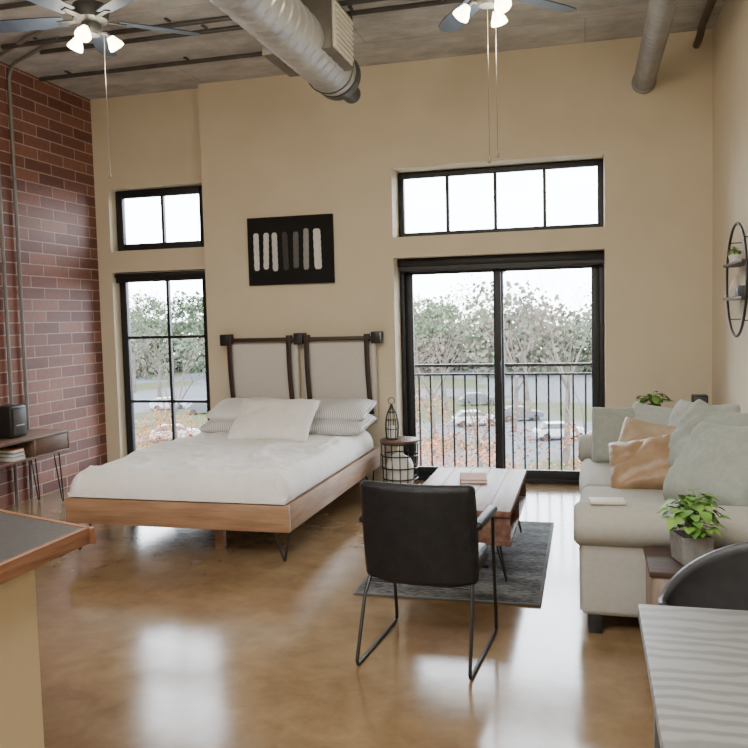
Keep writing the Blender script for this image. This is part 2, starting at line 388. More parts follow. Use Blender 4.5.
pil('pillow',.72,.45,.15,T(-3.06,-.45,.765,R(12),0,R(4)),M_white,'white sleeping pillow stacked on a striped pillow','pillow',3,pg,crease=.012)
pil('pillow',.72,.45,.15,T(-2.22,-.45,.765,R(12),0,R(-2)),M_stripe,'striped sleeping pillow stacked on top of another','pillow',4,pg,crease=.012)
pil('throw_pillow',.76,.48,.16,T(-2.61,-.95,.735,R(40),0,R(-2)),M_ivory,'large ivory throw pillow leaning on sleeping pillows','pillow',5,crease=.012)
# headboard
hb=thing('headboard',(-2.65,-.06,.6),'wall-hung headboard with two pads on leather straps','headboard')
yh=-.095
mb=MB(); mb.box(-3.46,-1.86,yh-.02,yh+.02,1.38,1.42,0,.006); part(hb,'crossbar',mb,M_walnut)
for x in(-3.43,-2.665,-1.90):
    mb=MB(); mb.box(x-.045,x+.045,yh-.045,-.003,1.35,1.46,0,.006); part(hb,'wall_bracket',mb,M_black)
for a,b in((-3.44,-2.695),(-2.645,-1.92)):
    mb=MB(); mb.soft(a,b,-.08,-.02,.60,1.37,.028,.006,12)
    part(hb,'headboard_pad',mb,M_pad)
    for s,x in((-1,a+.065),(1,b-.065)):
        mb=MB(); pts=[]
        for i in range(13):
            u=i/12; z=1.43-.72*u; pts.append((x-.008+.03*u*u,yh-.024-.006*math.sin(u*math.pi),z))
        pts.append((x+.02,-.07,.68))
        mb.tube(pts,.025,8,flat=(.18,1)) ; mb.box(x-.034,x+.018,yh-.032,yh+.03,1.37,1.44,0,.005)
        part(hb,'leather_strap',mb,M_strap)
# ------------------------------------------------------------------ nightstand
nx_,ny_=-1.655,-.30
ns=thing('nightstand',(nx_,ny_,0),'round wire-cage side table with wooden top','side table')
mb=MB(); mb.lathe([(.0,.455),(.17,.455),(.18,.462),(.18,.478),(.17,.485),(0,.485)],(nx_,ny_,0),32); part(ns,'tabletop',mb,wood('nightstand_wood',(.11,.06,.038),(.19,.11,.07),'x',spec=.3))
mb=MB()
def ring(mb,cx,cy,z,r,tr,seg=28,mi=0):
    mb.tube([(cx+r*math.cos(2*math.pi*k/seg),cy+r*math.sin(2*math.pi*k/seg),z) for k in range(seg)],tr,6,mi,closed=True)
for z,r in((.45,.17),(.34,.17),(.23,.165),(.13,.158),(.02,.15)): ring(mb,nx_,ny_,z,r,.007)
for k in range(14):
    a=2*math.pi*k/14
    mb.tube([(nx_+.17*math.cos(a),ny_+.17*math.sin(a),.45),(nx_+.15*math.cos(a),ny_+.15*math.sin(a),.006)],.005,6)
part(ns,'wire_cage',mb,M_black)
mb=MB(); mb.soft(nx_-.11,nx_+.11,ny_-.11,ny_+.11,.03,.33,.07,.01,10,nz=.02,nscale=9); single('folded_blanket',mb,M_ivory,(nx_,ny_,.03),'cream blanket stuffed inside the wire side table','blanket')
cx,cy=nx_-.06,ny_-.03; LZ=-.02
ln=thing('lantern',(cx,cy,.485),'small black wire lantern with white candle','lantern')
mb=MB(); mb.lathe([(0,.505),(.06,.505),(.06,.52),(0,.52)],(cx,cy,LZ)); part(ln,'base',mb,M_black)
mb=MB()
for k in range(8):
    a=2*math.pi*k/8
    mb.tube([(cx+r*math.cos(a),cy+r*math.sin(a),z+LZ) for r,z in((.055,.52),(.062,.60),(.058,.68),(.04,.75),(.018,.79))],.004,6)
for z,r in((.60,.062),(.68,.058),(.75,.04)): ring(mb,cx,cy,z+LZ,r,.004,20)
part(ln,'wire_cage',mb,M_black)
mb=MB(); mb.lathe([(0,.785),(.022,.785),(.018,.81),(.006,.825),(0,.825)],(cx,cy,LZ)); 
mb.tube([(cx+.03*math.cos(a),cy,.855+LZ+.03*math.sin(a)) for a in[2*math.pi*k/16 for k in range(16)]],.004,6,closed=True); part(ln,'hanging_ring',mb,M_black)
mb=MB(); mb.lathe([(0,.52),(.03,.52),(.03,.62),(.026,.625),(0,.622)],(cx,cy,LZ)); part(ln,'candle',mb,M_ivory)
# ------------------------------------------------------------------ wall art
art=thing('wall_art',(-2.755,0,1.93),'black canvas with white and gray vertical brush strokes','picture')
mb=MB(); mb.box(-3.19,-2.32,-.035,-.001,1.93,2.58,0,.004); part(art,'canvas',mb,mat('black_canvas',(.005,.005,.005),(.008,.008,.008),rough=.9,bump=.1))
for i,(px,c) in enumerate(((258,.78),(267.5,.74),(277,.66),(288,.045),(298,.13),(308,.34),(320,.80))):
    x=-3.19+(px-249)/86*.87; m=mat('paint_stroke_%d'%i,(c*.85,c*.85,c*.83),(c,c,c*.98),rough=.7,scale=25,stretch=(3,1,.2))
    w=.027 if i<6 else .036
    z0,z1=2.07+.012*math.sin(i*2),2.43+.015*math.sin(i*3.1)+(.02 if i>4 else 0); mb=MB(); pts=[]
    lean=.010*math.sin(i*1.7); NN=24; 
    def ew(u): 
        d=min(u,1-u)*(z1-z0); return math.sqrt(max(0,1-(1-min(1,d/.028))**2))*.45+.55
    for k in range(NN+1):
        u=k/NN; z=z0+(z1-z0)*u; pts.append((x-w*ew(u)+lean*u+.0015*math.sin(k*1.3+i),-.0355,z))
    for k in range(NN,-1,-1):
        u=k/NN; z=z0+(z1-z0)*u; pts.append((x+w*ew(u)+lean*u+.0015*math.sin(k*1.7+i),-.0355,z))
    mb.poly(pts,(0,-.003,0)); part(art,'brush_stroke',mb,m)
# ------------------------------------------------------------------ rug
def rugmat():
    m,nt,b=base_mat('charcoal_rug_weave'); N=nt.nodes; L=nt.links
    tc=N.new('ShaderNodeTexCoord'); n=N.new('ShaderNodeTexNoise'); n.inputs['Scale'].default_value=70; n.inputs['Detail'].default_value=5
    mp=N.new('ShaderNodeMapping'); mp.inputs['Scale'].default_value=(.35,1,1); L.new(tc.outputs['Object'],mp.inputs[0])
    L.new(mp.outputs[0],n.inputs['Vector'])
    v=N.new('ShaderNodeTexNoise'); v.inputs['Scale'].default_value=6; v.inputs['Detail'].default_value=6; L.new(mp.outputs[0],v.inputs['Vector'])
    a=N.new('ShaderNodeMath'); a.operation='MULTIPLY'; L.new(v.outputs['Fac'],a.inputs[0]); L.new(n.outputs['Fac'],a.inputs[1])
    r=N.new('ShaderNodeValToRGB'); r.color_ramp.elements[0].position=.17; r.color_ramp.elements[1].position=.36
    r.color_ramp.elements[0].color=(.022,.024,.026,1); r.color_ramp.elements[1].color=(.17,.172,.172,1)
    L.new(a.outputs[0],r.inputs[0]); L.new(r.outputs[0],b.inputs['Base Color']); b.inputs['Roughness'].default_value=.97
    bp=N.new('ShaderNodeBump'); bp.inputs['Strength'].default_value=.8; bp.inputs['Distance'].default_value=.01; L.new(n.outputs['Fac'],bp.inputs['Height']); L.new(bp.outputs[0],b.inputs['Normal'])
    return m
rug=thing('area_rug',(-.77,-2.15,0),'charcoal woven area rug under the coffee table','rug')
mb=MB(); mb.box(-1.29,-.27,-3.02,-1.27,.001,.012,0,.003); part(rug,'pile_field',mb,rugmat())
mb=MB()
for a in((-1.31,-1.29,-3.04,-1.25),(-.27,-.25,-3.04,-1.25),(-1.29,-.27,-3.04,-3.02),(-1.29,-.27,-1.27,-1.25)): mb.box(*a,.001,.013,0,.003)
part(rug,'bound_edge',mb,mat('gray_binding',(.09,.09,.09),(.13,.13,.13),rough=.9))
# ------------------------------------------------------------------ coffee table
ct=thing('coffee_table',(-.75,-2.15,.013),'rustic brown wood coffee table with hairpin legs','coffee table')
M_ctw=wood('rustic_brown_wood',(.10,.045,.033),(.25,.14,.10),'y',rough=.45,spec=.28)
x0,x1,y0,y1=-1.08,-.43,-2.80,-1.50
w=(x1-x0)/5
for i in range(5):
    mb=MB(); mb.box(x0+i*w+.001,x0+(i+1)*w-.001,y0,y1,.425,.46,0,.003); part(ct,'top_plank',mb,M_ctw)
mb=MB(); mb.box(x0+.01,x1-.005,y0+.02,y1-.02,.25,.268,0,.002); part(ct,'lower_shelf',mb,M_ctw)
for y in(y0+.02,(y0+y1)/2-.01,y1-.04):
    mb=MB(); mb.box(x0+.01,x1-.005,y,y+.02,.269,.424,0,.002); part(ct,'divider_panel',mb,M_ctw)
mb=MB(); mb.box(x0+.01,x0+.028,y0+.041,y1-.041,.269,.424,0,.002); part(ct,'side_panel',mb,M_ctw)
for x,y,dx,dy in((x1-.09,y0+.12,.05,-.02),(x0+.09,y0+.12,-.05,-.02),(x1-.09,y1-.12,.05,.02),(x0+.09,y1-.12,-.05,.02)):
    mb=MB()
    for s in(-1,1): mb.tube([(x,y+s*.06,.248),(x+dx,y+dy+s*.01,.035),(x+dx,y+dy,.02)],.006,8)
    mb.box(x-.04,x+.04,y-.075,y+.075,.243,.249); part(ct,'hairpin_leg',mb,M_black)
bk=thing('book',(-.76,-1.93,.46),'small tan hardcover book lying on coffee table','book',rz=.15)
mb=MB(); mb.box(-.09,.09,-.13,.13,.0,.004,0); mb.box(-.09,.09,-.13,.13,.022,.026,0); mb.box(-.092,-.087,-.13,.13,0,.026,0); part(bk,'cover',mb,mat('tan_cover',(.42,.19,.10),(.48,.24,.14),rough=.7,spec=.2),local=True)
mb=MB(); mb.box(-.086,.085,-.125,.125,.0045,.0215,0); part(bk,'pages',mb,M_ivory,local=True)
# ------------------------------------------------------------------ leather armchair
ch=thing('armchair',(-.735,-3.69,0),'black leather armchair with thin metal sled legs','chair',rz=R(-5))
mb=MB(); mb.soft(-.235,.235,-.17,.27,.37,.46,.03,.012,10,botflat=True); part(ch,'seat',mb,M_leather,local=True)
t=MB(); t.soft(-.268,.268,-.03,.03,-.232,.235,.028,.006,15)
for v in t.bm.verts: v.co.y-= .05*(1-(v.co.x/.268)**2)
mb=MB(); mb.bm=t.bm; mb.bm.transform(T(0,-.15,.607,R(7)))
part(ch,'backrest',mb,M_leather,local=True)
for s in(-1,1):
    mb=MB(); x=s*.262
    mb.tube([(x*.93,-.15,.38),(x*.97,-.20,.30),(x*1.0,-.30,.03),(x*1.0,-.29,.012),(x,-.26,.009),(x,.25,.009),(x,.28,.014),(x,.285,.04),(x,.235,.45),(x*1.02,.21,.60),(x*1.02,.18,.625),(x*1.02,.15,.628),(x*1.02,-.14,.628)],.0085,8)
    part(ch,'sled_leg',mb,M_black,local=True)
    mb=MB(); mb.soft(x*1.03-.024,x*1.03+.024,-.16,.21,.628,.665,.016,.003,9); part(ch,'armrest',mb,M_leather,local=True)
for y in(-.15,.18):
    mb=MB(); mb.tube([(-.25,y,.362),(.25,y,.362)],.008,8); part(ch,'cross_bar',mb,M_black,local=True)
# ------------------------------------------------------------------ sofa
sx0,sx1,sy0,sy1=-.05,.99,-3.42,-.85
so=thing('sofa',(.47,-2.13,0),'greige fabric sofa with rounded arms along the wall','sofa')
mb=MB(); mb.soft(sx0+.03,sx1,sy0+.06,sy1-.05,.09,.34,.02,.0,9); part(so,'base',mb,M_sofa)
for a,b in((sy0,sy0+.25),(sy1-.25,sy1)):
    mb=MB(); mb.soft(sx0+.012,sx1-.06,a+.05,b-.015,.095,.56,.03,.0,9)
    zc_,rr=.535,.118; yc=(a+b)/2+.005; S=32; rings=[]; t=bmesh.new()
    xs=[(sx0-.016,.0),(sx0-.016,.74),(sx0-.012,.86),(sx0+.002,.96),(sx0+.03,1.0),(sx0+.25,1.0),(sx0+.55,1.0),(sx1-.14,1.0),(sx1-.09,.9)]
    for xx,q in xs:
        ring_=[]
        for k in range(S):
            an=2*math.pi*k/S; ring_.append(t.verts.new((xx,yc+math.cos(an)*rr*1.2*max(q,.001),zc_+math.sin(an)*rr*.92*max(q,.001))))
        rings.append(ring_)
    for i in range(len(rings)-1):
        for k in range(S): t.faces.new((rings[i][k],rings[i][(k+1)%S],rings[i+1][(k+1)%S],rings[i+1][k]))
    t.faces.new(rings[-1]); bmesh.ops.remove_doubles(t,verts=t.verts,dist=3e-4); bmesh.ops.recalc_face_normals(t,faces=t.faces); mb.merge(t)
    mb.tube([(sx0-.016,yc+math.cos(2*math.pi*k/32)*rr*1.2*.76,zc_+math.sin(2*math.pi*k/32)*rr*.92*.76) for k in range(32)],.0045,6,closed=True)
    mb.tube([(sx0+.010,a+.075,.11),(sx0+.008,a+.075,.45)],.004,6); mb.tube([(sx0+.010,b-.04,.11),(sx0+.008,b-.04,.45)],.004,6)
    part(so,'armrest',mb,M_sofa,ang=50)
ym=(sy0+sy1)/2
for a,b in((sy0+.262,ym-.003),(ym+.003,sy1-.262)):
    mb=MB(); mb.soft(sx0+.01,sx1-.30,a,b,.335,.49,.045,.02,14,botflat=True); part(so,'seat_cushion',mb,M_sofa)
mb=MB(); mb.soft(sx1-.22,sx1,sy0+.1,sy1-.1,.30,.82,.07,.01,12); part(so,'backrest',mb,M_sofa)
for x in(sx0+.08,sx1-.1):
    for y in(sy0+.10,sy1-.1):
        mb=MB(); mb.box(x-.035,x+.035,y-.035,y+.035,0,.10,0,.006); part(so,'leg',mb,M_black)
cg='cushions on the sofa'
pil('cushion',.62,.56,.30,T(.72,-2.82,.745,R(58),0,R(-56)),M_sage,'large sage gray back cushion near the sofa arm','cushion',11,cg,.02,.02,sag=.6,spin=6,crease=.025,power=.38)
pil('cushion',.60,.55,.28,T(.72,-2.20,.765,R(62),0,R(-58)),M_sage,'large sage gray back cushion in sofa middle','cushion',12,cg,.02,.02,sag=.6,spin=-5,crease=.025,power=.38)
pil('cushion',.48,.46,.24,T(.72,-1.70,.77,R(66),0,R(-46)),M_grayf,'pale gray square cushion against sofa back','cushion',13,cg,.018,.03,sag=.5,crease=.018,power=.4)
pil('cushion',.50,.42,.19,T(.37,-2.10,.63,R(46),0,R(-20)),M_tan,'tan-brown faux-leather square cushion leaning forward','cushion',14,cg,.02,.05,spin=16,sag=.4,crease=.03,power=.42)
pil('cushion',.54,.42,.17,T(.44,-1.80,.67,R(56),0,R(-16)),M_beige,'beige faux-leather square cushion behind a tan one','cushion',15,cg,.02,.05,spin=-8,sag=.4,crease=.03,power=.42)
pil('cushion',.44,.45,.18,T(.24,-1.28,.69,R(70),0,R(-10)),M_sage,'sage gray square cushion beside far sofa arm','cushion',16,cg,.012,.04,spin=3,sag=.3,crease=.015,power=.42)
pil('cushion',.50,.44,.19,T(.52,-1.36,.71,R(66),0,R(-12)),M_grayf,'light gray square cushion tucked in sofa corner','cushion',17,cg,.012,.04,spin=-6,sag=.3,crease=.015,power=.42)
mb=MB(); mb.box(-.085,.085,-.05,.05,0,.016,0,.004); single('notebook',mb,M_cream,(.09,-3.29,.644),'small cream notebook lying on sofa armrest','notebook',local=True,rz=.1)
# ------------------------------------------------------------------ end table + plant
et=thing('end_table',(.50,-3.66,0),'weathered brown wooden crate end table beside sofa','side table')
M_ww=wood('weathered_wood',(.17,.125,.09),(.38,.31,.25),'z',rough=.7)
ex0,ex1,ey0,ey1=.26,.74,-3.84,-3.46
mb=MB(); mb.box(ex0-.01,ex1+.01,ey0-.01,ey1+.01,.455,.48,0,.004); part(et,'tabletop',mb,M_walnut)
mb=MB()
for i in range(5):
    a=ex0+(ex1-ex0)*i/5; mb.box(a+.002,a+(ex1-ex0)/5-.002,ey0,ey0+.015,.06,.454,0,.002); mb.box(a+.002,a+(ex1-ex0)/5-.002,ey1-.015,ey1,.06,.454,0,.002)
for i in range(4):
    a=ey0+.016+(ey1-ey0-.032)*i/4; d=(ey1-ey0-.032)/4; mb.box(ex0,ex0+.015,a+.002,a+d-.002,.06,.454,0,.002); mb.box(ex1-.015,ex1,a+.002,a+d-.002,.06,.454,0,.002)
mb.box(ex0+.002,ex1-.002,ey0+.002,ey1-.002,.06,.075)
part(et,'slatted_case',mb,M_ww)
for x in(ex0+.03,ex1-.03):
    for y in(ey0+.03,ey1-.03):
        mb=MB(); mb.box(x-.02,x+.02,y-.02,y+.02,0,.0595,0,.003); part(et,'leg',mb,M_walnut)
M_leaf=mat('plant_leaf',(.075,.21,.03),(.22,.40,.08),rough=.5,scale=14)
M_stem=mat('plant_stem',(.10,.2,.04),(.14,.25,.06),rough=.6)
def foliage(n,rad,hgt,ls,seed):
    rnd=random.Random(seed); mb=MB(); t=bmesh.new()
    for i in range(n):
        a=rnd.uniform(0,6.283); el=rnd.uniform(.15,1.3); L_=rnd.uniform(.5,1)
        tip=Vector((math.cos(a)*math.cos(el)*rad*L_,math.sin(a)*math.cos(el)*rad*L_,math.sin(el)*hgt*L_+.02))
        mid=Vector((tip.x*.4,tip.y*.4,tip.z*.75+.02))
        mb.tube([(0,0,0),mid,tip],.0022,5,1)
        d=Vector((math.cos(a),math.sin(a),rnd.uniform(-.6,.35))).normalized(); sd=d.cross(Vector((0,0,1))).normalized(); up=sd.cross(d)
        s=ls*rnd.uniform(.7,1.25); prof=[(0,.05),(.15,.36),(.4,.5),(.7,.34),(1,0)]
        c=[];l=[];r=[]
        for (u,w) in prof:
            cc=tip+d*s*u-Vector((0,0,1))*s*.3*u*u
            c.append(t.verts.new(cc)); 
            if w>.0: l.append(t.verts.new(cc+sd*s*w+up*s*.12*w*2)); r.append(t.verts.new(cc-sd*s*w+up*s*.12*w*2))
        for k in range(3):
            t.faces.new((c[k],c[k+1],l[k+1],l[k])); t.faces.new((c[k+1],c[k],r[k],r[k+1]))
        t.faces.new((c[3],c[4],l[3])); t.faces.new((c[4],c[3],r[3]))
    mb.merge(t,0); return mb
pp=thing('potted_plant',(.44,-3.66,.48),'leafy green houseplant in square gray pot','plant',rz=.3)
mb=MB()
mb.poly([(-.065,-.065,0),(.065,-.065,0),(.065,.065,0),(-.065,.065,0)],(0,0,.12),bev=.004)
for v in mb.bm.verts:
    if v.co.z>.1: v.co.x*=1.1; v.co.y*=1.1
part(pp,'pot',mb,mat('gray_ceramic',(.20,.20,.195),(.28,.28,.27),rough=.6,scale=20),local=True)
mb=MB(); mb.box(-.06,.06,-.06,.06,.118,.123); part(pp,'soil',mb,mat('soil',(.03,.02,.012),(.06,.04,.025),rough=1,scale=60),local=True)
mb=foliage(85,.135,.17,.054,3); mb.bm.transform(T(0,0,.122)); part(pp,'foliage',mb,[M_leaf,M_stem],local=True,ang=80)
st=thing('corner_stand',(.62,-.42,0),'slim black side stand in corner behind sofa','stand')
mb=MB(); mb.box(.36,.95,-.62,-.22,.70,.73,0,.004); part(st,'tabletop',mb,M_walnut)
for x in(.39,.92):
    for y in(-.59,-.25):
        mb=MB(); mb.box(x-.012,x+.012,y-.012,y+.012,0,.699); part(st,'leg',mb,M_black)
p2=thing('potted_plant',(.52,-.42,.73),'small green trailing plant in round dark pot','plant')
mb=MB(); mb.lathe([(0,0),(.05,0),(.065,.09),(.06,.09),(.05,.075),(0,.075)]); part(p2,'pot',mb,M_dgray,local=True)
mb=foliage(34,.12,.10,.06,9); mb.bm.transform(T(0,0,.08)); part(p2,'foliage',mb,[M_leaf,M_stem],local=True,ang=80)
sp=thing('speaker',(.88,-.42,.73),'small black speaker on corner stand','speaker')
mb=MB(); mb.box(-.06,.06,-.06,.06,0,.17,0,.012); part(sp,'cabinet',mb,M_black,local=True)
mb=MB(); mb.box(-.05,.05,-.066,-.0605,.015,.155,0,.002); part(sp,'grille',mb,M_dgray,local=True)
# ------------------------------------------------------------------ dining table and chair (near)
M_rip=stripes_mat('gray_wood_grain',(.135,.134,.127),(.205,.203,.193),6,.5,'Y',9,.02,det=6,stretch=(.5,1,1),spec=.28)
dt=thing('dining_table',(.57,-5.5,0),'gray wavy-grain wooden dining table','table')
mb=MB(); mb.box(.135,1.0,-6.1,-5.02,.715,.75,0,.006); part(dt,'tabletop',mb,M_rip)
mb=MB(); mb.box(.18,.96,-6.05,-5.07,.65,.714,0,.003); part(dt,'apron',mb,M_dgray)
for x in(.20,.94):
    for y in(-6.03,-5.09):
        mb=MB(); mb.box(x-.025,x+.025,y-.025,y+.025,0,.649,0,.004); part(dt,'leg',mb,M_dgray)
dc=thing('dining_chair',(.61,-4.86,0),'charcoal curved shell dining chair tucked at table','chair',rz=R(-18))
t=bmesh.new(); g=[]
na,nh=40,12
for i in range(na+1):
    a=R(-18)+R(216)*i/na; row=[]
    k=max(0,math.sin(a)); 
    for j in range(nh+1):
        v=j/nh; top=.675+.175*(k**1.2); z=.43+(top-.43)*v
        rr=.70+.30*math.sin(v*math.pi/2)+.03*v; row.append(t.verts.new((.40*rr*math.cos(a),.25*rr*math.sin(a),z)))
    g.append(row)
for i in range(na):
    for j in range(nh): t.faces.new((g[i][j],g[i+1][j],g[i+1][j+1],g[i][j+1]))
bmesh.ops.recalc_face_normals(t,faces=t.faces)
bmesh.ops.solidify(t,geom=list(t.faces),thickness=.022)
mb=MB(); mb.merge(t); part(dc,'backrest',mb,M_shell,local=True,ang=100)
mb=MB(); mb.soft(-.26,.26,-.18,.16,.39,.46,.034,.012,10); part(dc,'seat',mb,M_shell,local=True)
for sx in(-1,1):
    for s2 in(-1,1):
        mb=MB(); mb.tube([(sx*.20,s2*.13,.40),(sx*.32,s2*.20,.012)],.011,8); part(dc,'leg',mb,M_black,local=True)
# ------------------------------------------------------------------ kitchen counter
kc=thing('kitchen_peninsula',(-1.8,-6.1,0),'tan half-wall kitchen peninsula with dark wood-edged top','counter')
zc=1.02
mb=MB(); mb.poly([(-1.255,-5.60,zc),(-1.255,-7.3,zc),(-2.6,-7.3,zc),(-2.6,-5.14,zc)],(0,0,.038)); part(kc,'countertop',mb,mat('charcoal_laminate',(.035,.034,.033),(.06,.058,.055),rough=.35,scale=80))
mb=MB()
def edge(p,q,th=.012):
    p=Vector(p);q=Vector(q);d=(q-p).normalized(); nrm=Vector((d.y,-d.x,0)); mb.poly([p,q,q-nrm*th,p-nrm*th],(0,0,.042))
edge((-1.254,-7.3,zc-.002),(-1.254,-5.588,zc-.002),.014); edge((-1.24,-5.588,zc-.002),(-2.6,-5.128,zc-.002),.014)
part(kc,'edge_band',mb,wood('walnut_edge',(.14,.062,.03),(.23,.11,.06),'y',rough=.35))
mb=MB(); mb.poly([(-1.31,-5.74,0),(-1.31,-7.25,0),(-2.55,-7.25,0),(-2.55,-5.32,0)],(0,0,zc-.002)); part(kc,'half_wall',mb,mat('gold_tan_paint',(.45,.36,.235),(.48,.385,.255),rough=.85,scale=3))
# ------------------------------------------------------------------ media console
mc=thing('media_console',(-4.67,-1.9,0),'low walnut media console on hairpin legs','console table')
M_dw=wood('medium_walnut',(.12,.065,.045),(.21,.125,.085),'y')
x0,x1,y0,y1=-4.89,-4.50,-2.75,-1.14
mb=MB(); mb.box(x0,x1,y0,y1,.63,.655,0,.004); part(mc,'top_panel',mb,M_dw)
mb=MB(); mb.box(x0,x1,y0,y1,.47,.49,0,.003); part(mc,'bottom_panel',mb,M_dw)
mb=MB(); mb.box(x0,x0+.012,y0,y1,.491,.629); part(mc,'back_panel',mb,M_dw)
for y in(y0,-1.62,y1-.02):
    mb=MB(); mb.box(x0+.013,x1,y,y+.02,.491,.629,0,.002); part(mc,'divider_panel',mb,M_dw)
mb=MB(); mb.box(x1-.02,x1-.002,-1.598,y1-.022,.493,.627,0,.003); part(mc,'drawer_front',mb,M_dw)
for x,y,dx,dy in((x1-.07,y1-.1,-.0,.06),(x0+.07,y1-.1,-.0,.06),(x1-.07,y0+.1,0,-.06),(x0+.07,y0+.1,0,-.06)):
    mb=MB()
    for s in(-1,1): mb.tube([(x+s*.05,y-s*.03,.469),(x+dx+s*.008,y+dy,.03),(x+dx,y+dy,.008)],.006,8)
    mb.box(x-.065,x+.065,y-.05,y+.05,.463,.469); part(mc,'hairpin_leg',mb,M_black)
for i,(w,c) in enumerate(((.15,(.75,.72,.65)),(.14,(.2,.28,.35)),(.13,(.5,.2,.12)))):
    o=thing('book',(-4.62,-1.78,.4905+i*.031),('cream','blue','red')[i]+' book stacked flat inside media console','book',group='books stacked in the console')
    mb=MB(); mb.box(-.10,.10,-w/2,w/2,0,.004); mb.box(-.10,.10,-w/2,w/2,.026,.030); mb.box(-.10,-.096,-w/2,w/2,.004,.026); part(o,'cover',mb,mat('bookcover%d'%i,c,rough=.6),local=True)
    mb=MB(); mb.box(-.095,.096,-w/2+.004,w/2-.004,.0042,.0258); part(o,'pages',mb,M_ivory,local=True)
sp=thing('speaker',(-4.72,-1.62,.655),'black cube speaker standing on media console','speaker')
mb=MB(); mb.box(-.09,.09,-.10,.10,0,.27,0,.02,3); part(sp,'cabinet',mb,M_black,local=True)
mb=MB(); mb.box(.0905,.096,-.08,.08,.03,.24,0,.003); part(sp,'grille',mb,M_dgray,local=True)
mb=MB(); mb.box(.0965,.099,-.05,.05,.10,.11,0,.001); part(sp,'badge',mb,M_metal,local=True)
# ------------------------------------------------------------------ conduits
for i,y in enumerate((-1.13,-1.33)):
    o=thing('electrical_conduit',(XL+.03,y,0),'vertical gray electrical conduit on brick wall','pipe',group='conduits on the brick wall')
    mb=MB(); mb.tube([(XL+.025,y,0),(XL+.025,y,H-.2),(XL+.03,y-.005,H-.12),(XL+.08,y-.04,H-.06),(XL+.16,y-.1,H-.045),(XL+.9,y-.5,H-.04)],.016,10); part(o,'conduit_run',mb,M_conduit)
    for z in(.9,1.9,2.9):
        mb=MB(); mb.box(XL+.001,XL+.02,y-.035,y+.035,z-.012,z+.012,0,.002); part(o,'strap_clamp',mb,M_conduit)
for i,(y,z,x0,x1) in enumerate(((-1.62,H-.05,-4.6,.2),(-1.40,H-.045,-4.4,.2),(-2.3,H-.04,-4.9,-2.0),(-.75,H-.04,-4.9,-2.05))):
    o=thing('ceiling_conduit',((x0+x1)/2,y,z),'thin dark metal conduit running along concrete ceiling','pipe',group='ceiling conduits')
    mb=MB(); mb.tube([(x0,y,z),(x1,y,z)],.019,10); part(o,'conduit_run',mb,M_dconduit)
    k=x0+.3
    while k<x1: mb=MB(); mb.box(k-.012,k+.012,y-.035,y+.035,H-.012,H-.0005); part(o,'strap_clamp',mb,M_dconduit); k+=1.2
o=thing('ceiling_sprinkler_pipe',(.9,-3,H-.07),'dark sprinkler pipe running below the ceiling corner','pipe')
M_dbp=mat('dark_brown_pipe',(.06,.04,.03),(.09,.06,.045),rough=.5)
mb=MB(); mb.tube([(.90,-6.0,H-.07),(.90,-.35,H-.07),(.90,-.22,H-.11),(.90,-.12,H-.12),(.90,-.001,H-.12)],.03,12); part(o,'pipe_run',mb,M_dbp)
for y in(-4.5,-3,-1.5): mb=MB(); mb.box(.88,.92,y-.01,y+.01,H-.05,H-.0005); part(o,'hanger',mb,M_dbp)
# ------------------------------------------------------------------ spiral duct
dx_,dz_,dr_=-1.85,3.455,.172
du=thing('air_duct',(dx_,-3,dz_),'silver spiral ventilation duct hanging below ceiling','duct')
def spiral(x,z,r,ya,yb,pitch=.11,seg=40,rib=.008):
    t=bmesh.new(); rows=[]; ns=int((yb-ya)/(pitch/7)); 
    for i in range(ns+1):
        yy=ya+(yb-ya)*i/ns; row=[]
        for k in range(seg):
            a=2*math.pi*k/seg; ph=((yy-ya)/pitch+k/seg)%1
            rr=r+(rib if (ph<.12 or ph>.88) else 0)
            row.append(t.verts.new((x+rr*math.cos(a),yy,z+rr*math.sin(a))))
        rows.append(row)
    for i in range(ns):
        for k in range(seg): t.faces.new((rows[i][k],rows[i][(k+1)%seg],rows[i+1][(k+1)%seg],rows[i+1][k]))
    t.faces.new(rows[0]); t.faces.new(rows[-1])
    bmesh.ops.recalc_face_normals(t,faces=t.faces); mb=MB(); mb.merge(t); return mb
part(du,'spiral_pipe',spiral(dx_,dz_,dr_,-9.5,-1.36,.13,rib=.006),M_metal,ang=15)
mb=MB(); mb.cyl((dx_,-1.37,dz_),(dx_,-1.27,dz_),.182,seg=40); mb.cyl((dx_,-1.27,dz_),(dx_,-1.17,dz_-.04),.18,.075,seg=40); mb.cyl((dx_,-1.17,dz_-.04),(dx_,-.90,dz_-.04),.075,seg=24); part(du,'end_reducer',mb,M_dgray)
mb=MB(); mb.box(-2.12,-1.63,-2.15,-1.62,3.38,3.75,0,.006); part(du,'register_box',mb,mat('bronze_sheet_metal',(.13,.115,.095),(.18,.165,.14),rough=.45,metal=.4))
mb=MB(); mb.box(-1.632,-1.618,-2.11,-1.66,3.40,3.72,0,.004); part(du,'vent_frame',mb,M_cream)
for i in range(8):
    z=3.42+i*.036; mb=MB(); mb.box(-1.62,-1.602,-2.08,-1.69,z,z+.022); part(du,'vent_louver',mb,M_cream)
for y in(-6.5,-4.4,-1.5):
    mb=MB(); pts=[(dx_-.184,y,H-.001)]+[(dx_-.187*math.cos(math.pi*k/16),y,dz_-.187*math.sin(math.pi*k/16)) for k in range(17)]+[(dx_+.184,y,H-.001)]
    mb.tube(pts,.006,6); part(du,'hanger_strap',mb,M_dgray)
o=thing('ceiling_exhaust_pipe',(.48,-3,3.53),'narrow gray spiral exhaust pipe entering the wall','duct')
M_dull=mat('dull_steel',(.27,.27,.265),(.35,.35,.34),rough=.45,metal=.4)
part(o,'spiral_pipe',spiral(.48,3.53,.085,-7,-.03,.09,28,.004),M_dull,ang=15)
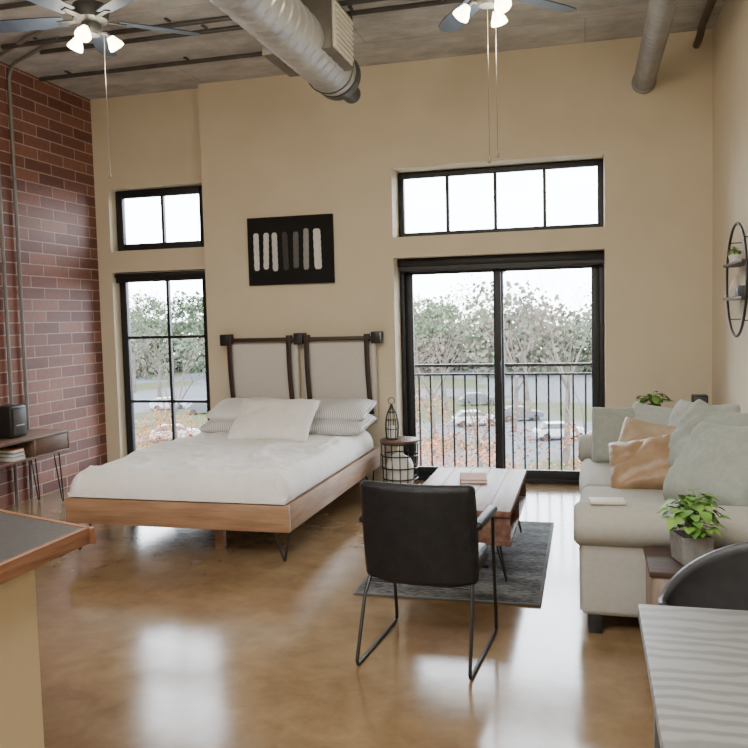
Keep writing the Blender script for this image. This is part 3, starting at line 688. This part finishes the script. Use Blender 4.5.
mb=MB(); mb.cyl((.48,-.05,3.53),(.48,-.001,3.53),.10,seg=28); part(o,'wall_collar',mb,M_dull)
for y in(-4.5,-1.2): mb=MB(); mb.tube([(.48,y,3.6),(.48,y,H-.0005)],.006,6); part(o,'hanger_rod',mb,M_dgray)
# ------------------------------------------------------------------ ceiling fans
M_blade=mat('blue_gray_blade',(.06,.085,.13),(.09,.12,.17),rough=.45)
M_bulb=mat('lit_frosted_glass',(.9,.85,.7),(.95,.9,.8),rough=.4,emis=(1,.86,.55),estr=14)
M_chain=mat('brass_chain',(.25,.22,.17),(.34,.3,.24),rough=.4,metal=.6)
def fan(x,y,dz,rot,lrot,chz,lab,chains):
    f=thing('ceiling_fan',(x,y,3.36),lab,'ceiling fan',group='ceiling fans with lights'); zo=-3.36+dz
    mb=MB(); mb.lathe([(0,H),(.07,H),(.065,H-.05),(.02,H-.075),(0,H-.075)],(0,0,-3.36)); mb.cyl((0,0,H-.06-3.36),(0,0,3.62+zo),.012,seg=12); part(f,'downrod',mb,M_dgray,local=True)
    mb=MB(); mb.lathe([(0,3.64),(.05,3.635),(.105,3.61),(.115,3.57),(.105,3.52),(.06,3.50),(0,3.50)],(0,0,zo)); part(f,'motor_housing',mb,M_dgray,local=True)
    for k in range(5):
        M=Matrix.Rotation(rot+k*2*math.pi/5,4,'Z')@Matrix.Translation((0,0,3.525+zo))@Matrix.Rotation(R(10),4,'X')
        mb=MB(); pts=[(.17,-.05,0),(.3,-.062,0),(.55,-.07,0),(.66,-.06,0),(.70,-.03,0),(.705,.0,0),(.70,.03,0),(.66,.06,0),(.55,.07,0),(.3,.062,0),(.17,.05,0)]
        mb.poly(pts,(0,0,.008),M=M); part(f,'blade',mb,M_blade,local=True)
        mb=MB(); mb.box(.08,.22,-.02,.02,-.008,0,0,.002,M=M); part(f,'blade_bracket',mb,M_dgray,local=True)
    mb=MB(); mb.lathe([(0,3.50),(.06,3.50),(.065,3.46),(.05,3.43),(0,3.42)],(0,0,zo)); 
    for k in range(3):
        a=lrot+k*2*math.pi/3; c,s=math.cos(a),math.sin(a)
        mb.tube([(.04*c,.04*s,3.455+zo),(.09*c,.09*s,3.46+zo),(.12*c,.12*s,3.43+zo)],.014,8)
    part(f,'light_fitter',mb,M_dgray,local=True)
    for k in range(3):
        a=lrot+k*2*math.pi/3; c,s=math.cos(a),math.sin(a)
        mb=MB(); M=Matrix.Translation((.115*c,.115*s,3.435+zo))@Matrix.Rotation(a,4,'Z')@Matrix.Rotation(R(-35),4,'Y')
        mb.lathe([(0,0),(.022,0),(.03,-.02),(.045,-.05),(.05,-.072),(.046,-.076),(.0,-.065)],seg=20,M=M); part(f,'lamp_shade',mb,M_bulb,local=True)
    for i,(cx,cy) in enumerate(chains):
        zb=chz+i*.03-3.36
        mb=MB(); mb.tube([(cx,cy,3.43+zo),(cx,cy,zb)],.0022,6); mb.lathe([(0,0),(.006,-.005),(.009,-.03),(0,-.04)],(cx,cy,zb),10); part(f,'pull_chain',mb,M_chain,local=True)
    l=bpy.data.lights.new('fan_lamp','POINT'); l.energy=28; l.color=(1,.9,.72); l.shadow_soft_size=.12
    lo=bpy.data.objects.new('fan_lamp',l); lo.location=(x,y,3.22+dz); COL.objects.link(lo)
fan(-3.0,-2.80,-.03,R(42),R(-75),2.55,'dark five-blade ceiling fan with three lit shades',[(.07,.03)])
fan(-.54,-2.62,-.08,R(48),R(-50),2.50,'dark ceiling fan with lit shades and pull chains',[(-.0,.0),(.045,.02)])
# ------------------------------------------------------------------ round wall shelf
YS,ZS,rr=-1.60,1.775,.37
ws=thing('round_shelf',(XR,YS,ZS),'round black metal wall shelf with wooden ledges','shelf')
mb=MB()
mb.tube([(XR-.075,YS+rr*math.cos(2*math.pi*k/56),ZS+rr*math.sin(2*math.pi*k/56)) for k in range(56)],.009,8,closed=True)
for k in range(4):
    a=2*math.pi*k/4+.79; mb.tube([(XR-.001,YS+rr*math.cos(a),ZS+rr*math.sin(a)),(XR-.075,YS+rr*math.cos(a),ZS+rr*math.sin(a))],.004,6)
part(ws,'ring_frame',mb,M_black)
for z in(ZS+.11,ZS-.12):
    hw=math.sqrt(rr*rr-(z-ZS)**2)-.005; mb=MB(); mb.box(XR-.105,XR-.002,YS-hw,YS+hw,z-.010,z+.010,0,.003); part(ws,'shelf_board',mb,M_walnut)
p3=thing('potted_plant',(XR-.055,YS+.20,ZS+.120),'tiny green succulent in white pot on round shelf','plant')
mb=MB(); mb.lathe([(0,0),(.03,0),(.04,.06),(.036,.06),(.03,.05),(0,.05)]); part(p3,'pot',mb,M_ivory,local=True)
mb=foliage(16,.035,.05,.03,5); mb.bm.transform(T(0,0,.05)); part(p3,'foliage',mb,[M_leaf,M_stem],local=True,ang=80)
mb=MB(); mb.lathe([(0,0),(.03,0),(.045,.04),(.03,.09),(.014,.12),(.018,.14),(0,.14)]); single('vase',mb,M_cream,(XR-.055,YS+.15,ZS-.110),'small cream ceramic vase on round wall shelf','vase',local=True)
mb=MB(); mb.box(-.04,.04,-.05,.05,0,.07,0,.01); single('decor_box',mb,M_dgray,(XR-.055,YS-.12,ZS-.110),'small dark trinket box on round wall shelf','box',local=True)

# ------------------------------------------------------------------ outside
GZ=-9.0
def ground_mat():
    m,nt,b=base_mat('parking_lot_ground'); N=nt.nodes; L=nt.links
    tc=N.new('ShaderNodeTexCoord'); n=N.new('ShaderNodeTexNoise'); n.inputs['Scale'].default_value=.045; n.inputs['Detail'].default_value=7
    L.new(tc.outputs['Object'],n.inputs['Vector']); r=N.new('ShaderNodeValToRGB')
    e=r.color_ramp.elements; e[0].position=.49; e[0].color=(.075,.08,.088,1); e[1].position=.54; e[1].color=(.05,.055,.028,1)
    L.new(n.outputs['Fac'],r.inputs[0]); L.new(r.outputs[0],b.inputs['Base Color']); b.inputs['Roughness'].default_value=1; b.inputs['Specular IOR Level'].default_value=.05; return m
mb=MB(); mb.box(-190,110,1.0,230,GZ-.2,GZ); o=finish(mb,'ground',ground_mat()); o['kind']='structure'
M_w1=mat('haze_tinted_green_woods',(.060,.078,.050),(.095,.115,.075),rough=1,scale=.2,detail=6,spec=.05)  # aerial haze is painted into both woods colours, no real haze in the air
M_w2=mat('haze_tinted_brown_woods',(.095,.078,.060),(.135,.112,.088),rough=1,scale=.2,detail=6,spec=.05)
rnd=random.Random(4); t=bmesh.new()
for i in range(300):
    cx=rnd.uniform(-170,50); cy=rnd.uniform(128,175); r=rnd.uniform(3.2,5.6); hz=r*rnd.uniform(1.1,1.5); mi=0 if rnd.random()<.55 else 1
    for k in range(240):
        d=Vector((rnd.gauss(0,1),rnd.gauss(0,1),rnd.gauss(0,1))).normalized(); q=rnd.uniform(.55,1.15)
        p=Vector((cx+d.x*r*1.2*q,cy+d.y*r*q,GZ+hz+d.z*hz*q)); 
        if p.z<GZ: p.z=GZ+.3
        s=rnd.uniform(.22,.62); a=Vector((rnd.uniform(-1,1),rnd.uniform(-1,1),rnd.uniform(-1,1))).normalized(); b=a.orthogonal().normalized()
        f=t.faces.new([t.verts.new(p+v) for v in(a*s,b*s,-a*s,-b*s)]); f.material_index=mi
mb=MB(); mb.merge(t,-1)
single('distant_woods',mb,[M_w1,M_w2],(-40,150,GZ),'belt of distant green and brown trees in haze-tinted colours','woods',kind='stuff',ang=180)
def tree(seed,leafy,ls=.1,nl=2):
    rnd=random.Random(seed); lf=bmesh.new()
    def br(p,d,L,r,lv):
        pts=[p];rs=[r];q=p.copy();dd=d.copy()
        for i in range(3):
            dd=(dd+Vector((rnd.uniform(-.14,.14),rnd.uniform(-.14,.14),.05))).normalized(); q=q+dd*L/3; pts.append(q.copy()); rs.append(r*(1-.17*(i+1)))
        sg=6 if lv<2 else 3; rings=[]
        for pt,rr in zip(pts,rs):
            a=dd.orthogonal().normalized(); b=dd.cross(a); rings.append([big.verts.new(pt+(a*math.cos(6.283*k/sg)+b*math.sin(6.283*k/sg))*rr) for k in range(sg)])
        for i in range(3):
            for k in range(sg): big.faces.new((rings[i][k],rings[i][(k+1)%sg],rings[i+1][(k+1)%sg],rings[i+1][k]))
        if lv>=5:
            if leafy:
                for k in range(nl):
                    c=pts[-1]+Vector([rnd.uniform(-.35,.35) for _ in range(3)]); s=rnd.uniform(.6,1.2)*ls
                    a=Vector([rnd.uniform(-1,1) for _ in range(3)]).normalized(); b=a.orthogonal().normalized()
                    lf.faces.new([lf.verts.new(c+v) for v in(a*s,b*s,-a*s,-b*s)])
            return
        for k in range(3 if lv else 6):
            u=rnd.uniform(.35,1); pp_=pts[min(3,1+int(u*3))] if k else pts[-1]
            ang=rnd.uniform(.35,.85); az=rnd.uniform(0,6.28); a=dd.orthogonal().normalized(); b=dd.cross(a)
            nd=(dd*math.cos(ang)+(a*math.cos(az)+b*math.sin(az))*math.sin(ang)); nd=(nd+Vector((0,0,.18))).normalized()
            br(pp_,nd,L*rnd.uniform(.6,.8),rs[-1]*.66,lv+1)
    big=bmesh.new(); br(Vector((0,0,0)),Vector((0,0,1)),3.6,.2,0)
    mb=MB(); mb.merge(big,0); mb2=MB(); mb2.merge(lf,0); return mb,mb2
M_bark=mat('gray_bark',(.070,.058,.050),(.11,.094,.082),rough=.95,scale=2,spec=.1)
M_bud=mat('rust_leaves',(.17,.062,.028),(.26,.115,.06),rough=.9,scale=1,spec=.1)
M_bud2=mat('haze_tinted_green_leaves',(.085,.102,.046),(.13,.148,.08),rough=.9,scale=1,spec=.1)  # washed-out green, distance haze mixed into the leaf colour
M_ever=mat('evergreen_leaves',(.048,.07,.038),(.085,.112,.068),rough=.9,scale=1,spec=.1)
protos=[]
for sd,lfm,lab,ls,nl in((1,None,'leafless gray-brown tree outside the window',0,0),(2,M_bud,'tree with sparse rust-coloured leaves outside',.08,3),(3,M_bud2,'tree with sparse haze-tinted green spring leaves outside',.085,1),(5,M_ever,'dense dark green tree outside the window',.16,4)):
    mb,mb2=tree(sd,lfm is not None,ls,nl); e=thing('tree',(0,0,GZ),lab,'tree',group='trees around the parking lot')
    part(e,'branches',mb,M_bark,local=True)
    if lfm: part(e,'leaves',mb2,lfm,local=True)
    else: mb2.bm.free()
    protos.append(e)
pl=[(-5.6,17,1,.70),(-1.6,16,1,.62),(-7.5,25,1,.78),(-3.2,24,1,.70),(.8,25,1,.66),(-5.5,36,0,.95),(-11,52,0,1.25),(-1.5,50,0,1.5),(-6.5,66,0,1.5),(-15,80,2,1.4),(-7,92,0,1.5),(3,86,2,1.4),(-22,96,3,1.25),(-.3,38,0,.9),
    (-15,18,1,.62),(-27,42,0,1.2),(-35,72,0,1.4),(-45,88,3,1.4),(-57,92,2,1.5),(-22,30,1,.62),(-68,104,3,1.5),(-50,112,0,1.5),(-12,112,2,1.5),(1,112,0,1.5),(-34,104,2,1.4),(-78,112,2,1.5)]
used=set()
for i,(x,y,k,s) in enumerate(pl):
    if k not in used: used.add(k); o=protos[k]; o.location=(x,y,GZ); o.scale=(s,s,s)
    else: dup(protos[k],(x,y,GZ),rz=i*1.3,scale=s)
def car(body,lab):
    c=thing('car',(0,0,GZ),lab,'car',group='cars parked in the lot')
    mb=MB(); prof=[(-2.2,.35),(-2.25,.75),(-2.0,.95),(-1.2,1.0),(1.1,1.0),(2.0,.88),(2.2,.65),(2.15,.35)]
    mb.poly([(x,-.88,z) for x,z in prof],(0,1.76,0),bev=.06); part(c,'body',mb,body,local=True)
    mb=MB(); prof=[(-1.9,.98),(-1.4,1.4),(.4,1.42),(1.15,1.0)]
    mb.poly([(x,-.76,z) for x,z in prof],(0,1.52,0),bev=.05); part(c,'window_band',mb,M_dgray,local=True)
    mb=MB(); mb.box(-1.35,.35,-.72,.72,1.4,1.46,0,.03); part(c,'roof',mb,body,local=True)
    for x in(-1.4,1.35):
        for y in(-.82,.82):
            mb=MB(); mb.cyl((x,y-.1,.33),(x,y+.1,.33),.33,seg=20); part(c,'wheel',mb,M_black,local=True)
    return c
cw=car(mat('white_car_paint',(.28,.29,.30),rough=.35,coat=.1),'white car parked in the outdoor lot'); cw.location=(-2.2,62,GZ); cw.rotation_euler=(0,0,.3)
cb=car(mat('gray_car_paint',(.05,.055,.065),rough=.35,coat=.1),'dark gray car parked in the outdoor lot'); cb.location=(-12.5,88,GZ); cb.rotation_euler=(0,0,.3)
for i,(src,x,y) in enumerate(((cw,1.9,58),(cb,-6.5,74),(cw,-10.5,70),(cw,-36,58),(cb,-43,78),(cw,-50,82))): dup(src,(x,y,GZ),rz=.3+.05*i)

# ------------------------------------------------------------------ lights
w=bpy.data.worlds.new('w'); bpy.context.scene.world=w; w.use_nodes=True
bg=w.node_tree.nodes['Background']; bg.inputs[0].default_value=(.85,.925,1,1); bg.inputs[1].default_value=17
def area(name,loc,rot,sx,sy,e,col,portal=False):
    l=bpy.data.lights.new(name,'AREA'); l.shape='RECTANGLE'; l.size=sx; l.size_y=sy; l.energy=e; l.color=col
    if portal: l.cycles.is_portal=True
    o=bpy.data.objects.new(name,l); o.location=loc; o.rotation_euler=rot; COL.objects.link(o); return o
for x0,x1,z0,z1 in((-4.80,XP,.1,2.12),(-4.80,XP,2.35,2.98),(-1.745,.155,0,2.14),(-1.745,.155,2.33,2.965)):
    area('window_portal',((x0+x1)/2,.39,(z0+z1)/2),(R(-90),0,0),x1-x0,z1-z0,1,(1,1,1),True)
area('added_fill_kitchen',(-2.0,-7.6,3.8),(0,0,0),2.5,1.2,330,(1,.98,.93))  # added fill light near the camera to brighten the room, no fixture modelled
area('added_fill_near',(-.4,-6.0,3.8),(0,0,0),1.0,1.0,80,(1,.98,.93))  # second added fill, unseen, lifts the interior from above
# ------------------------------------------------------------------ camera
f,yaw,pt,ro=808,.2588,.069,-.0247
F=Vector((-math.sin(yaw)*math.cos(pt),math.cos(yaw)*math.cos(pt),-math.sin(pt)))
R0=Vector((math.cos(yaw),math.sin(yaw),0)); U0=R0.cross(F)
Rr=math.cos(ro)*R0+math.sin(ro)*U0; Uu=-math.sin(ro)*R0+math.cos(ro)*U0
cd=bpy.data.cameras.new('camera'); co=bpy.data.objects.new('camera',cd); COL.objects.link(co)
M=Matrix((( Rr.x,Uu.x,-F.x,0),(Rr.y,Uu.y,-F.y,-7.4),(Rr.z,Uu.z,-F.z,1.584),(0,0,0,1))); co.matrix_world=M
cd.sensor_width=36; cd.lens=f/748*36; cd.clip_end=500; cd.clip_start=.05
bpy.context.scene.camera=co
